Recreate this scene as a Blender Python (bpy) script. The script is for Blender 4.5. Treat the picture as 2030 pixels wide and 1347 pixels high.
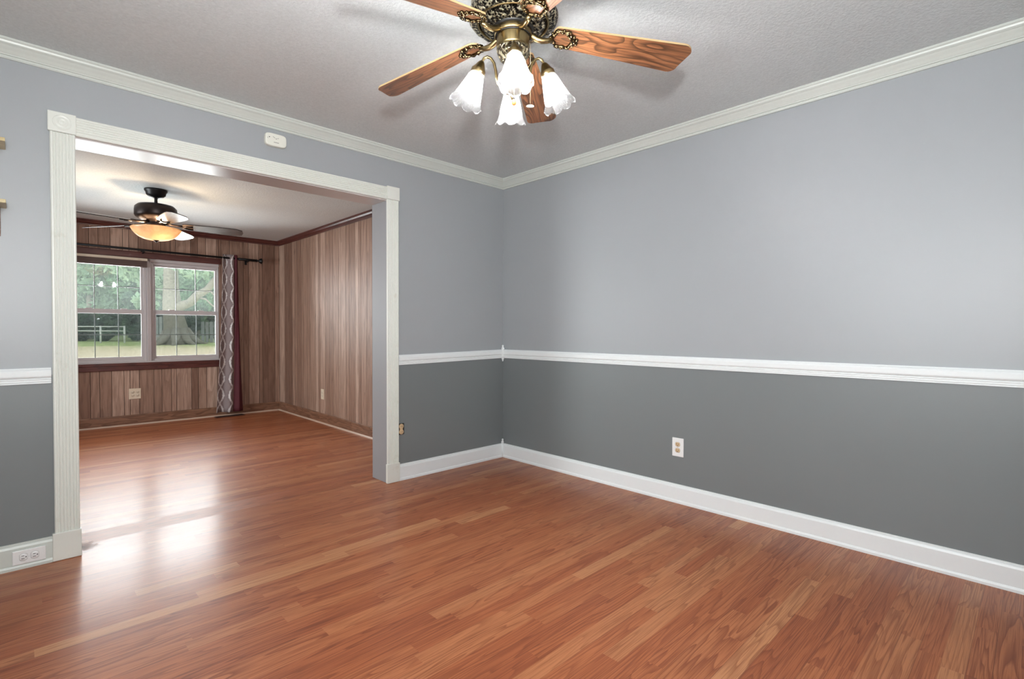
import bpy, bmesh, math, random
from mathutils import Vector, Matrix

random.seed(7)
for o in list(bpy.data.objects): bpy.data.objects.remove(o, do_unlink=True)
SC = bpy.context.scene
COL = SC.collection
PI = math.pi
V = Vector

# ------------------------------------------------------------------ camera
CAMX, CAMY, CAMZ = -3.1005, -3.3200, 1.1273
YAW, PITCH, ROLL = 0.80186, -0.018491, 0.002955
FWD = V((math.cos(YAW), math.sin(YAW), 0))          # horizontal look direction
RGT = V((math.sin(YAW), -math.cos(YAW), 0))
cd = bpy.data.cameras.new('camera'); cam = bpy.data.objects.new('camera', cd); COL.objects.link(cam)
cd.sensor_width = 36.0; cd.sensor_fit = 'HORIZONTAL'; cd.lens = 1013.71 / 2030 * 36.0
cd.clip_start = 0.05; cd.clip_end = 300
f = V((math.cos(YAW)*math.cos(PITCH), math.sin(YAW)*math.cos(PITCH), math.sin(PITCH)))
u = RGT.cross(f)
r2 = RGT*math.cos(ROLL) + u*math.sin(ROLL); u2 = -RGT*math.sin(ROLL) + u*math.cos(ROLL)
cam.matrix_world = Matrix(((r2.x, u2.x, -f.x, CAMX), (r2.y, u2.y, -f.y, CAMY), (r2.z, u2.z, -f.z, CAMZ), (0, 0, 0, 1)))
SC.camera = cam

# ------------------------------------------------------------------ world, view, daylight
SC.view_settings.view_transform = 'Standard'; SC.view_settings.look = 'None'
SC.view_settings.exposure = 0.27; SC.view_settings.gamma = 1.0
SC.view_settings.use_curve_mapping = False
SC.cycles.caustics_reflective = False; SC.cycles.caustics_refractive = False; SC.cycles.sample_clamp_indirect = 5.0; SC.cycles.blur_glossy = .5
W = bpy.data.worlds.new('overcast_sky'); SC.world = W; W.use_nodes = True
wn = W.node_tree.nodes; wl = W.node_tree.links
bg = wn['Background']; bg.inputs['Strength'].default_value = 2.3
tc = wn.new('ShaderNodeTexCoord'); sp = wn.new('ShaderNodeSeparateXYZ'); rp = wn.new('ShaderNodeValToRGB')
wl.new(tc.outputs['Generated'], sp.inputs[0]); wl.new(sp.outputs['Z'], rp.inputs[0]); wl.new(rp.outputs[0], bg.inputs['Color'])
rp.color_ramp.elements[0].position = 0.0; rp.color_ramp.elements[0].color = (.80, .86, .88, 1)
rp.color_ramp.elements[1].position = 0.6; rp.color_ramp.elements[1].color = (.95, 1, 1, 1)

def area(name, loc, aim, sx, sy, watts, col, spread=180):
    l = bpy.data.lights.new(name, 'AREA'); l.shape = 'RECTANGLE'; l.size = sx; l.size_y = sy
    l.energy = watts; l.color = col; l.spread = math.radians(spread)
    o = bpy.data.objects.new(name, l); COL.objects.link(o); o.location = loc
    o.rotation_euler = (V(aim) - V(loc)).to_track_quat('-Z', 'Y').to_euler()
    return o
# daylight through the double window; south, west and side lamps are added fill
area('daylight_family_window', (-1.96, 4.22, 1.36), (-1.96, 0, 1.30), 1.46, 1.2, 98, (.93, .98, 1.0))
area('added_fill_south', (-3.12, -3.97, 1.46), (-2.9, -1.0, 2.0),   .44, .50, 30, (1.0, .99, .97))  # added soft fill from behind the camera
# the photographer's flash just above the camera throws the crisp fan shadows on the ceiling
fo = area('flash_lamp', (-3.19, -3.45, 1.46), (-1.15, -1.8, 3.7), .13, .13, 51, (1.0, .995, .99)); fo.data.shape = 'DISK'
area('added_fill_west', (-3.64, -2.45, 1.50), (-.9, -.9, .1), 1.1, 1.1, 52, (.96, .98, 1.0))  # added ambient fill from the camera's left
area('added_fill_family_side', (-4.62, 2.2, 1.35), (-1.5, 2.2, .2), 1.3, 1.1, 76, (.95, .98, 1.0))  # added fill for the panelled room

# ------------------------------------------------------------------ helpers
def lin(c):
    return tuple(((x/255.0)/12.92 if x/255.0 <= .04045 else ((x/255.0+.055)/1.055)**2.4) for x in c)
def rgb(*c): return lin(c) + (1,)

class NT:
    def __init__(s, name):
        s.m = bpy.data.materials.new(name); s.m.use_nodes = True
        s.t = s.m.node_tree; s.b = s.t.nodes['Principled BSDF']; s.out = s.t.nodes['Material Output']
    def n(s, typ, **kw):
        x = s.t.nodes.new('ShaderNode' + typ)
        for k, v in kw.items():
            if k in ('inp',):
                for a, b in v.items(): x.inputs[a].default_value = b
            else: setattr(x, k, v)
        return x
    def l(s, a, b): s.t.links.new(a, b)
    def math(s, op, a, b=None, clamp=False):
        x = s.t.nodes.new('ShaderNodeMath'); x.operation = op; x.use_clamp = clamp
        for i, v in enumerate((a, b)):
            if v is None: continue
            if isinstance(v, (int, float)): x.inputs[i].default_value = v
            else: s.l(v, x.inputs[i])
        return x.outputs[0]
    def mix(s, fac, a, b, typ='MIX'):
        x = s.t.nodes.new('ShaderNodeMix'); x.data_type = 'RGBA'; x.blend_type = typ
        for i, v in ((0, fac), (6, a), (7, b)):
            if isinstance(v, (int, float)): x.inputs[i].default_value = v
            elif isinstance(v, tuple): x.inputs[i].default_value = v
            else: s.l(v, x.inputs[i])
        return x.outputs[2]
    def ramp(s, fac, stops):
        x = s.t.nodes.new('ShaderNodeValToRGB'); e = x.color_ramp.elements
        while len(e) > 1: e.remove(e[0])
        e[0].position, e[0].color = stops[0]
        for p, c in stops[1:]:
            k = e.new(p); k.color = c
        s.l(fac, x.inputs[0]); return x.outputs[0]
    def obj(s, scale=(1, 1, 1), loc=(0, 0, 0), kind='Object'):
        t = s.n('TexCoord'); m = s.n('Mapping'); s.l(t.outputs[kind], m.inputs[0])
        m.inputs['Scale'].default_value = scale; m.inputs['Location'].default_value = loc
        return m.outputs[0]
    def noise(s, vec, scale, detail=2, rough=.5, dist=0):
        x = s.n('TexNoise'); x.inputs['Scale'].default_value = scale; x.inputs['Detail'].default_value = detail
        x.inputs['Roughness'].default_value = rough; x.inputs['Distortion'].default_value = dist
        if vec is not None: s.l(vec, x.inputs['Vector'])
        return x.outputs[0]
    def bump(s, h, strength, dist):
        x = s.n('Bump'); x.inputs['Strength'].default_value = strength; x.inputs['Distance'].default_value = dist
        s.l(h, x.inputs['Height']); s.l(x.outputs[0], s.b.inputs['Normal']); return x
    def set(s, **k):
        for a, v in k.items(): s.b.inputs[a.replace('_', ' ')].default_value = v
        return s

def plain(name, c, rough=.5, metal=0, var=.03, scale=12):
    t = NT(name); t.set(Roughness=rough, Metallic=metal)
    n = t.noise(t.obj(), scale, 3)
    a = tuple(x*(1-var) for x in c[:3]) + (1,); b = tuple(min(1, x*(1+var)) for x in c[:3]) + (1,)
    t.l(t.mix(n, a, b), t.b.inputs['Base Color']); return t.m

def paint(name, c, rough=.5, bump=.15, bscale=180):
    t = NT(name); t.set(Roughness=rough); t.b.inputs['Specular IOR Level'].default_value = .6
    v = t.obj()
    n = t.noise(v, 1.3, 3)
    a = tuple(x*.985 for x in c[:3]) + (1,); b = tuple(min(1, x*1.015) for x in c[:3]) + (1,)
    t.l(t.mix(n, a, b), t.b.inputs['Base Color'])
    t.bump(t.noise(v, bscale, 2), bump, .001); return t.m

# ------------------------------------------------------------------ materials
M = {}
M['wall_light'] = paint('wall_paint_light_grey', rgb(157, 161, 164), .42)
M['wall_dark'] = paint('wall_paint_dark_grey', rgb(117, 122, 124), .42)
def trim_mat(name, c, stain=.0, rough=.35):
    t = NT(name); t.set(Roughness=rough)
    v = t.obj()
    n = t.noise(v, 5, 4)
    base = t.mix(n, tuple(x*.96 for x in c[:3])+(1,), c)
    if stain:
        s = t.ramp(t.noise(v, 9, 5, .6), [(.64, (0, 0, 0, 1)), (.74, (stain, stain, stain, 1))])
        base = t.mix(s, base, rgb(170, 160, 132))
    t.l(base, t.b.inputs['Base Color']); return t.m
M['trim'] = trim_mat('white_trim_paint', rgb(232, 236, 237))
M['trim_cream'] = trim_mat('off_white_casing_paint', rgb(224, 226, 219), .25)
M['jamb'] = trim_mat('grey_white_jamb', rgb(146, 146, 149), 0, .5)  # side jambs in a greyer tone than the casings
M['jamb_head'] = trim_mat('glare_lit_head_jamb', rgb(200, 194, 192), 0, .28)  # lightened so window glare on the soffit sits in the base colour
M['crown'] = trim_mat('cream_crown_paint', rgb(204, 209, 203))

def ceiling_mat():
    t = NT('textured_ceiling'); t.set(Roughness=.9)
    v = t.obj()
    n = t.noise(v, 85, 3, .55); k = t.noise(v, 190, 2)
    h = t.math('ADD', t.ramp_v(n) if False else n, t.math('MULTIPLY', k, .4))
    c = t.ramp(n, [(.35, rgb(207, 213, 214)), (.65, rgb(216, 222, 223))])
    t.l(c, t.b.inputs['Base Color']); t.bump(h, .6, .004); return t.m
M['ceiling'] = ceiling_mat()

def wood_grain(t, vec, seed_col, stretch, bands, pore):
    """contour lines of a stretched noise give cathedral grain"""
    m = t.n('Mapping'); t.l(vec, m.inputs[0]); m.inputs['Scale'].default_value = stretch
    a = t.n('VectorMath', operation='ADD'); t.l(m.outputs[0], a.inputs[0])
    if seed_col is not None:
        s = t.n('VectorMath', operation='MULTIPLY'); t.l(seed_col, s.inputs[0]); s.inputs[1].default_value = (37, 53, 29)
        t.l(s.outputs[0], a.inputs[1])
    n = t.noise(a.outputs[0], 1.0, 1.5, .45, .25)
    ph = t.math('MULTIPLY', n, bands)
    fr = t.math('FRACT', ph)
    line = t.ramp(fr, [(0, (0, 0, 0, 1)), (.45, (.12, .12, .12, 1)), (.80, (.75, .75, .75, 1)), (.92, (1, 1, 1, 1)), (1, (0, 0, 0, 1))])
    m2 = t.n('Mapping'); t.l(a.outputs[0], m2.inputs[0]); m2.inputs['Scale'].default_value = pore
    p = t.noise(m2.outputs[0], 1.0, 4, .65)
    return line, p

def floor_mat():
    t = NT('oak_laminate_floor')
    at = t.n('Attribute', attribute_name='strip'); uv = t.n('TexCoord')
    v = t.obj()
    line, p = wood_grain(t, v, at.outputs['Color'], (1.25, 16, 1), 10, (2.6, 16, 1))
    sep = t.n('SeparateColor'); t.l(at.outputs['Color'], sep.inputs[0])
    base = t.ramp(sep.outputs[0], [(0, rgb(158, 88, 54)), (.35, rgb(172, 100, 62)), (.7, rgb(182, 115, 75)), (1, rgb(194, 136, 94))])
    dark = t.ramp(sep.outputs[0], [(0, rgb(106, 50, 28)), (.5, rgb(118, 58, 32)), (1, rgb(140, 80, 48))])
    str_ = t.math('MULTIPLY', line, t.math('ADD', t.math('MULTIPLY', sep.outputs[1], .6), .25))
    c = t.mix(str_, base, dark)
    pr = t.ramp(p, [(.42, (1, 1, 1, 1)), (.51, (0, 0, 0, 1))])
    c = t.mix(t.math('MULTIPLY', pr, .55), c, dark)
    # hairline joints from the strip's own uv
    su = t.n('SeparateXYZ'); t.l(uv.outputs['UV'], su.inputs[0])
    ev = t.math('MINIMUM', su.outputs[1], t.math('SUBTRACT', 1.0, su.outputs[1]))
    j = t.math('LESS_THAN', ev, .018)
    c = t.mix(t.math('MULTIPLY', j, t.math('MULTIPLY', at.outputs['Alpha'], .75)), c, rgb(70, 34, 22))
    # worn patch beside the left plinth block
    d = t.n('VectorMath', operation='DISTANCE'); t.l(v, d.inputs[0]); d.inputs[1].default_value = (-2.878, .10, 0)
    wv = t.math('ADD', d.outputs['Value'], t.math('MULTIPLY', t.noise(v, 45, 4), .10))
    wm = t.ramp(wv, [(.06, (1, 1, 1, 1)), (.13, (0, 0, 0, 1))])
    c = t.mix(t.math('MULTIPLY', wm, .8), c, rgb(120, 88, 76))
    t.l(c, t.b.inputs['Base Color'])
    rg = t.math('ADD', .19, t.math('MULTIPLY', t.noise(v, 3, 3), .07))
    rg = t.math('ADD', rg, t.math('MULTIPLY', wm, .4))
    rg = t.math('ADD', rg, t.math('MULTIPLY', sep.outputs[2], .10))
    t.l(rg, t.b.inputs['Coat Roughness']); t.b.inputs['Roughness'].default_value = .52; t.b.inputs['Coat Weight'].default_value = .40
    t.b.inputs['Specular IOR Level'].default_value = .25
    t.bump(p, .05, .0008)
    return t.m
M['floor'] = floor_mat()

def panel_mat():
    t = NT('wood_wall_panelling')
    at = t.n('Attribute', attribute_name='strip'); v = t.obj()
    line, p = wood_grain(t, v, at.outputs['Color'], (14, 14, 1.3), 4, (3, 3, 2.5))
    sep = t.n('SeparateColor'); t.l(at.outputs['Color'], sep.inputs[0])
    base = t.ramp(sep.outputs[0], [(0, rgb(132, 102, 87)), (.5, rgb(160, 129, 112)), (1, rgb(190, 161, 144))])
    dark = t.ramp(sep.outputs[0], [(0, rgb(94, 68, 56)), (1, rgb(128, 99, 85))])
    c = t.mix(t.math('MULTIPLY', line, .45), base, dark)
    pr = t.ramp(p, [(.36, (1, 1, 1, 1)), (.55, (0, 0, 0, 1))])
    c = t.mix(t.math('MULTIPLY', pr, .5), c, dark)
    kn = t.ramp(t.noise(t.obj((5, 5, 2)), 2.2, 2), [(.70, (0, 0, 0, 1)), (.78, (1, 1, 1, 1))])
    c = t.mix(t.math('MULTIPLY', kn, .4), c, rgb(66, 46, 38))
    t.l(c, t.b.inputs['Base Color']); t.set(Roughness=.5); t.b.inputs['Specular IOR Level'].default_value = .3
    t.bump(p, .08, .001); return t.m
M['panel'] = panel_mat()
M['groove'] = plain('panel_groove_stain', rgb(78, 55, 44), .6)

def wood_mat(name, light, dark, stretch, bands=6, pore=(2, 2, 1), rough=.35):
    t = NT(name)
    v = t.obj(); line, p = wood_grain(t, v, None, stretch, bands, pore)
    c = t.mix(t.math('MULTIPLY', line, .75), light, dark)
    pr = t.ramp(p, [(.38, (1, 1, 1, 1)), (.55, (0, 0, 0, 1))])
    c = t.mix(t.math('MULTIPLY', pr, .5), c, dark)
    t.l(c, t.b.inputs['Base Color']); t.set(Roughness=rough); return t.m
M['base_wood'] = wood_mat('brown_stained_baseboard', rgb(142, 104, 82), rgb(92, 60, 44), (3, 3, 20), 4, (2, 2, 3))
M['red_wood'] = wood_mat('dark_red_stained_wood', rgb(92, 48, 42), rgb(62, 30, 27), (3, 3, 20), 3, (2, 2, 2), .3)
M['shoe'] = plain('pale_shoe_moulding', rgb(196, 170, 152), .3)
M['shelf'] = wood_mat('pine_shelf_board', rgb(206, 190, 142), rgb(178, 156, 108), (4, 18, 18), 3)

def uvwood(name, light, dark, edge=None):
    """wood whose grain follows the blade's own uv (u along the blade)"""
    t = NT(name); tcn = t.n('TexCoord'); oi = t.n('ObjectInfo')
    m = t.n('Mapping'); t.l(tcn.outputs['UV'], m.inputs[0])
    a = t.n('VectorMath', operation='ADD'); t.l(m.outputs[0], a.inputs[0])
    cb = t.n('CombineXYZ'); t.l(t.math('MULTIPLY', oi.outputs['Random'], 31), cb.inputs[0]); t.l(t.math('MULTIPLY', oi.outputs['Random'], 17), cb.inputs[1])
    t.l(cb.outputs[0], a.inputs[1])
    line, p = wood_grain(t, a.outputs[0], None, (3.0, 15, 1), 9, (1.6, 10, 1))
    c = t.mix(t.math('MULTIPLY', line, .85), light, dark)
    pr = t.ramp(p, [(.40, (1, 1, 1, 1)), (.55, (0, 0, 0, 1))])
    c = t.mix(t.math('MULTIPLY', pr, .55), c, dark)
    t.l(c, t.b.inputs['Base Color']); t.set(Roughness=.3); return t.m
M['blade'] = uvwood('oak_fan_blade', rgb(146, 98, 66), rgb(54, 34, 22))
M['blade_edge'] = plain('blade_edge_band', rgb(176, 150, 110), .5)

def brass_mat(name, a, b, rough, ornate=False):
    t = NT(name); t.set(Metallic=1.0, Roughness=rough)
    v = t.obj()
    if ornate:
        vo = t.n('TexVoronoi', feature='SMOOTH_F1'); vo.inputs['Scale'].default_value = 120; t.l(v, vo.inputs['Vector'])
        n = t.noise(v, 110, 3, .6, 1.2)
        h = t.math('ADD', vo.outputs['Distance'], n)
        c = t.ramp(h, [(.74, a), (1.05, b), (1.28, rgb(190, 182, 158))])
        t.l(c, t.b.inputs['Base Color']); t.bump(h, 1.0, .012)
    else:
        n = t.noise(t.obj((40, 40, 4)), 3, 3)
        t.l(t.mix(n, a, b), t.b.inputs['Base Color'])
    return t.m
M['brass'] = brass_mat('antique_brass', rgb(126, 108, 74), rgb(164, 144, 104), .3)
M['brass_orn'] = brass_mat('ornate_dark_bronze', rgb(24, 22, 20), rgb(66, 60, 52), .28, True)
M['pewter_orn'] = brass_mat('ornate_bright_casting', rgb(54, 47, 38), rgb(128, 112, 86), .22, True)
M['cast_brass'] = brass_mat('dark_cast_brass', rgb(84, 70, 50), rgb(120, 104, 74), .2)
M['black_gap'] = plain('gap_shadow_black', (.012, .011, .01, 1), .5)  # flat black stands in for the shade in the fan housing's gaps
M['bronze'] = plain('oil_rubbed_bronze', rgb(44, 34, 32), .38, .6)
M['black_iron'] = plain('black_iron', rgb(26, 25, 27), .4, .5)
M['dark_blade'] = uvwood('dark_fan_blade', rgb(116, 104, 98), rgb(74, 64, 58))
M['white_plastic'] = plain('white_plastic', rgb(232, 232, 232), .35)
M['ivory_plastic'] = plain('ivory_plastic', rgb(222, 206, 184), .4)
M['tan_plastic'] = plain('tan_receptacle', rgb(206, 178, 142), .4)
M['dark_slot'] = plain('dark_slot', (.01, .009, .008, 1), .6)
M['outline'] = plain('grey_joint', rgb(120, 118, 114), .6)
M['vinyl'] = plain('white_window_vinyl', rgb(186, 178, 178), .35)
M['grid'] = plain('grey_window_grid', rgb(176, 178, 178), .4)
M['blind_cream'] = plain('cream_blind_rail', rgb(206, 190, 170), .4)
M['blind_brown'] = plain('brown_blind_slats', rgb(94, 74, 68), .5)
M['wood_ball'] = plain('orange_wood_pull', rgb(196, 128, 72), .4)
M['medallion'] = plain('pewter_medallion', rgb(190, 186, 170), .4, .5)
M['chain'] = plain('bead_chain', rgb(196, 182, 150), .35, .7)
M['detector'] = plain('detector_plastic', rgb(228, 228, 218), .4)
M['vent'] = plain('brown_floor_vent', rgb(70, 40, 34), .4)

def glass_pane():
    t = NT('window_glass'); tr = t.n('BsdfTransparent'); gl = t.n('BsdfGlossy'); fr = t.n('Fresnel'); mx = t.n('MixShader')
    gl.inputs['Roughness'].default_value = .01; fr.inputs['IOR'].default_value = 1.55
    n = t.noise(t.obj((1, 1, 1)), 2, 1)
    t.l(t.mix(n, (.93, .96, .95, 1), (.96, .98, .97, 1)), tr.inputs['Color'])
    t.l(fr.outputs[0], mx.inputs[0]); t.l(tr.outputs[0], mx.inputs[1]); t.l(gl.outputs[0], mx.inputs[2]); t.l(mx.outputs[0], t.out.inputs[0]); return t.m
M['glass'] = glass_pane()
def hazy_glass():
    t = NT('hazy_window_glass'); tr = t.n('BsdfTransparent'); gl = t.n('BsdfGlossy'); fr = t.n('Fresnel'); mx = t.n('MixShader'); tl = t.n('BsdfTranslucent'); m2 = t.n('MixShader')
    gl.inputs['Roughness'].default_value = .02; fr.inputs['IOR'].default_value = 1.55
    tl.inputs['Color'].default_value = (.9, 1, .96, 1)
    n = t.noise(t.obj((1, 1, 1)), 3, 3); t.l(t.math('ADD', .004, t.math('MULTIPLY', n, .009)), m2.inputs[0]); t.l(tr.outputs[0], m2.inputs[1]); t.l(tl.outputs[0], m2.inputs[2])
    t.l(fr.outputs[0], mx.inputs[0]); t.l(m2.outputs[0], mx.inputs[1]); t.l(gl.outputs[0], mx.inputs[2]); t.l(mx.outputs[0], t.out.inputs[0]); return t.m
M['haze_glass'] = hazy_glass()
def screen_mat():
    t = NT('insect_screen_mesh'); tr = t.n('BsdfTransparent'); df = t.n('BsdfDiffuse'); mx = t.n('MixShader')
    df.inputs['Color'].default_value = rgb(96, 100, 102)
    n = t.noise(t.obj(), 40, 2); t.l(t.math('ADD', .28, t.math('MULTIPLY', n, .1)), mx.inputs[0])
    t.l(tr.outputs[0], mx.inputs[1]); t.l(df.outputs[0], mx.inputs[2]); t.l(mx.outputs[0], t.out.inputs[0]); return t.m
M['screen'] = screen_mat()
def shade_glass():
    t = NT('ribbed_shade_glass'); tr = t.n('BsdfTransparent'); tl = t.n('BsdfTranslucent'); gl = t.n('BsdfGlossy')
    df = t.n('BsdfDiffuse'); uvn = t.n('TexCoord'); su = t.n('SeparateXYZ'); t.l(uvn.outputs['UV'], su.inputs[0])
    rib = t.math('SINE', t.math('MULTIPLY', su.outputs[0], 2*PI*72))
    b = t.n('Bump'); b.inputs['Strength'].default_value = .6; b.inputs['Distance'].default_value = .0015; t.l(rib, b.inputs['Height'])
    for s in (tl, gl, df): t.l(b.outputs[0], s.inputs['Normal'])
    gl.inputs['Roughness'].default_value = .12
    tl.inputs['Color'].default_value = (.95, .96, .98, 1); df.inputs['Color'].default_value = (.9, .9, .92, 1)
    m1 = t.n('MixShader'); m1.inputs[0].default_value = .35; t.l(tl.outputs[0], m1.inputs[1]); tr.inputs['Color'].default_value = (.96, .97, .98, 1); t.l(df.outputs[0], m1.inputs[2])
    m2 = t.n('MixShader'); t.l(t.math('ADD', .95, t.math('MULTIPLY', rib, .02)), m2.inputs[0]); t.l(m1.outputs[0], m2.inputs[1]); t.l(tr.outputs[0], m2.inputs[2])
    fr = t.n('Fresnel'); fr.inputs['IOR'].default_value = 1.5; t.l(b.outputs[0], fr.inputs['Normal'])
    m3 = t.n('MixShader'); t.l(t.math('MULTIPLY', fr.outputs[0], .45), m3.inputs[0]); t.l(m2.outputs[0], m3.inputs[1]); t.l(gl.outputs[0], m3.inputs[2])
    t.l(m3.outputs[0], t.out.inputs[0]); return t.m
M['shade'] = shade_glass()
def emit(name, c, s):
    t = NT(name); e = t.n('Emission'); e.inputs['Color'].default_value = c; e.inputs['Strength'].default_value = s
    t.l(e.outputs[0], t.out.inputs[0]); t.m.cycles.emission_sampling = 'FRONT'; return t.m
M['bulb'] = emit('lit_bulb', (1, .98, .95, 1), 165)
def bowl_mat():
    t = NT('amber_alabaster_glass'); tl = t.n('BsdfTranslucent'); df = t.n('BsdfDiffuse'); gl = t.n('BsdfGlossy'); gl.inputs['Roughness'].default_value = .2
    n = t.ramp(t.noise(t.obj(), 14, 4, .6, 1.2), [(.3, (.46, .36, .26, 1)), (.7, (.54, .46, .37, 1))])
    t.l(n, tl.inputs['Color']); t.l(n, df.inputs['Color'])
    a = t.n('MixShader'); a.inputs[0].default_value = .35; t.l(tl.outputs[0], a.inputs[1]); t.l(df.outputs[0], a.inputs[2])
    b = t.n('MixShader'); b.inputs[0].default_value = .05; t.l(a.outputs[0], b.inputs[1]); t.l(gl.outputs[0], b.inputs[2])
    t.l(b.outputs[0], t.out.inputs[0]); return t.m
M['bowl'] = bowl_mat()
def curtain_mat():
    t = NT('grey_damask_curtain'); uvn = t.n('TexCoord'); m = t.n('Mapping'); t.l(uvn.outputs['UV'], m.inputs[0])
    m.inputs['Scale'].default_value = (1, 1, 1)
    su = t.n('SeparateXYZ'); t.l(m.outputs[0], su.inputs[0])
    # ogee lattice: two mirrored wavy pale bands around dark medallions
    w = t.math('MULTIPLY', t.math('SINE', t.math('MULTIPLY', su.outputs[1], 2*PI/.42)), .075)
    um = t.math('MODULO', t.math('ADD', su.outputs[0], .06), .26)
    d1_ = t.math('ABSOLUTE', t.math('SUBTRACT', um, t.math('ADD', .13, w))); d2_ = t.math('ABSOLUTE', t.math('SUBTRACT', um, t.math('SUBTRACT', .13, w)))
    h = t.math('ADD', t.math('MULTIPLY', t.math('MINIMUM', d1_, d2_), 9), t.math('MULTIPLY', t.noise(m.outputs[0], 40, 4, .7), .75))
    c = t.ramp(h, [(.42, rgb(220, 217, 217)), (.52, rgb(190, 182, 182)), (.62, rgb(120, 104, 104)), (.95, rgb(134, 120, 120))])
    t.l(c, t.b.inputs['Base Color']); t.set(Roughness=.8); return t.m
M['damask'] = curtain_mat()
M['maroon'] = plain('maroon_curtain_cloth', rgb(78, 20, 32), .75, 0, .1, 60)
def leaf(name, c1, c2):
    t = NT(name); oi = t.n('TexCoord'); n = t.noise(oi.outputs['Object'], 1.1, 3)
    c = t.ramp(n, [(.3, c1), (.7, c2)]); df = t.n('BsdfDiffuse'); tl = t.n('BsdfTranslucent'); mx = t.n('MixShader'); mx.inputs[0].default_value = .35
    t.l(c, df.inputs[0]); t.l(c, tl.inputs[0]); t.l(df.outputs[0], mx.inputs[1]); t.l(tl.outputs[0], mx.inputs[2]); t.l(mx.outputs[0], t.out.inputs[0]); return t.m
M['leaf_mid'] = leaf('mid_green_leaves', rgb(88, 124, 94), rgb(146, 176, 140))
M['leaf_dark'] = leaf('dark_green_leaves', rgb(74, 100, 84), rgb(116, 140, 116))
M['leaf_pale'] = leaf('pale_grey_green_leaves', rgb(126, 152, 128), rgb(170, 194, 166))
M['bark'] = plain('grey_oak_bark', rgb(128, 124, 112), .9, 0, .45, 9)
M['fence_white'] = plain('white_fence_paint', rgb(212, 214, 210), .6)
M['fence_grey'] = plain('weathered_fence_boards', rgb(150, 154, 154), .8, 0, .15)
def lawn_mat():
    t = NT('lawn_and_leaf_litter'); v = t.obj()
    sy = t.n('SeparateXYZ'); t.l(v, sy.inputs[0])
    d = t.math('ADD', t.math('MULTIPLY', sy.outputs[0], .695), t.math('MULTIPLY', sy.outputs[1], .718))
    k = t.math('ADD', d, t.math('MULTIPLY', t.noise(v, .5, 4), 6))
    g = t.ramp(t.math('DIVIDE', k, 40), [(.52, rgb(222, 206, 178)), (.60, rgb(208, 198, 164)), (.66, rgb(150, 170, 108)), (.80, rgb(130, 150, 100))])
    c = t.mix(t.ramp(t.noise(v, 5, 4), [(.4, (0, 0, 0, 1)), (.7, (.5, .5, .5, 1))]), g, rgb(205, 196, 170))
    t.l(c, t.b.inputs['Base Color']); t.set(Roughness=1); t.b.inputs['Specular IOR Level'].default_value = 0; return t.m
M['lawn'] = lawn_mat()

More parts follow.
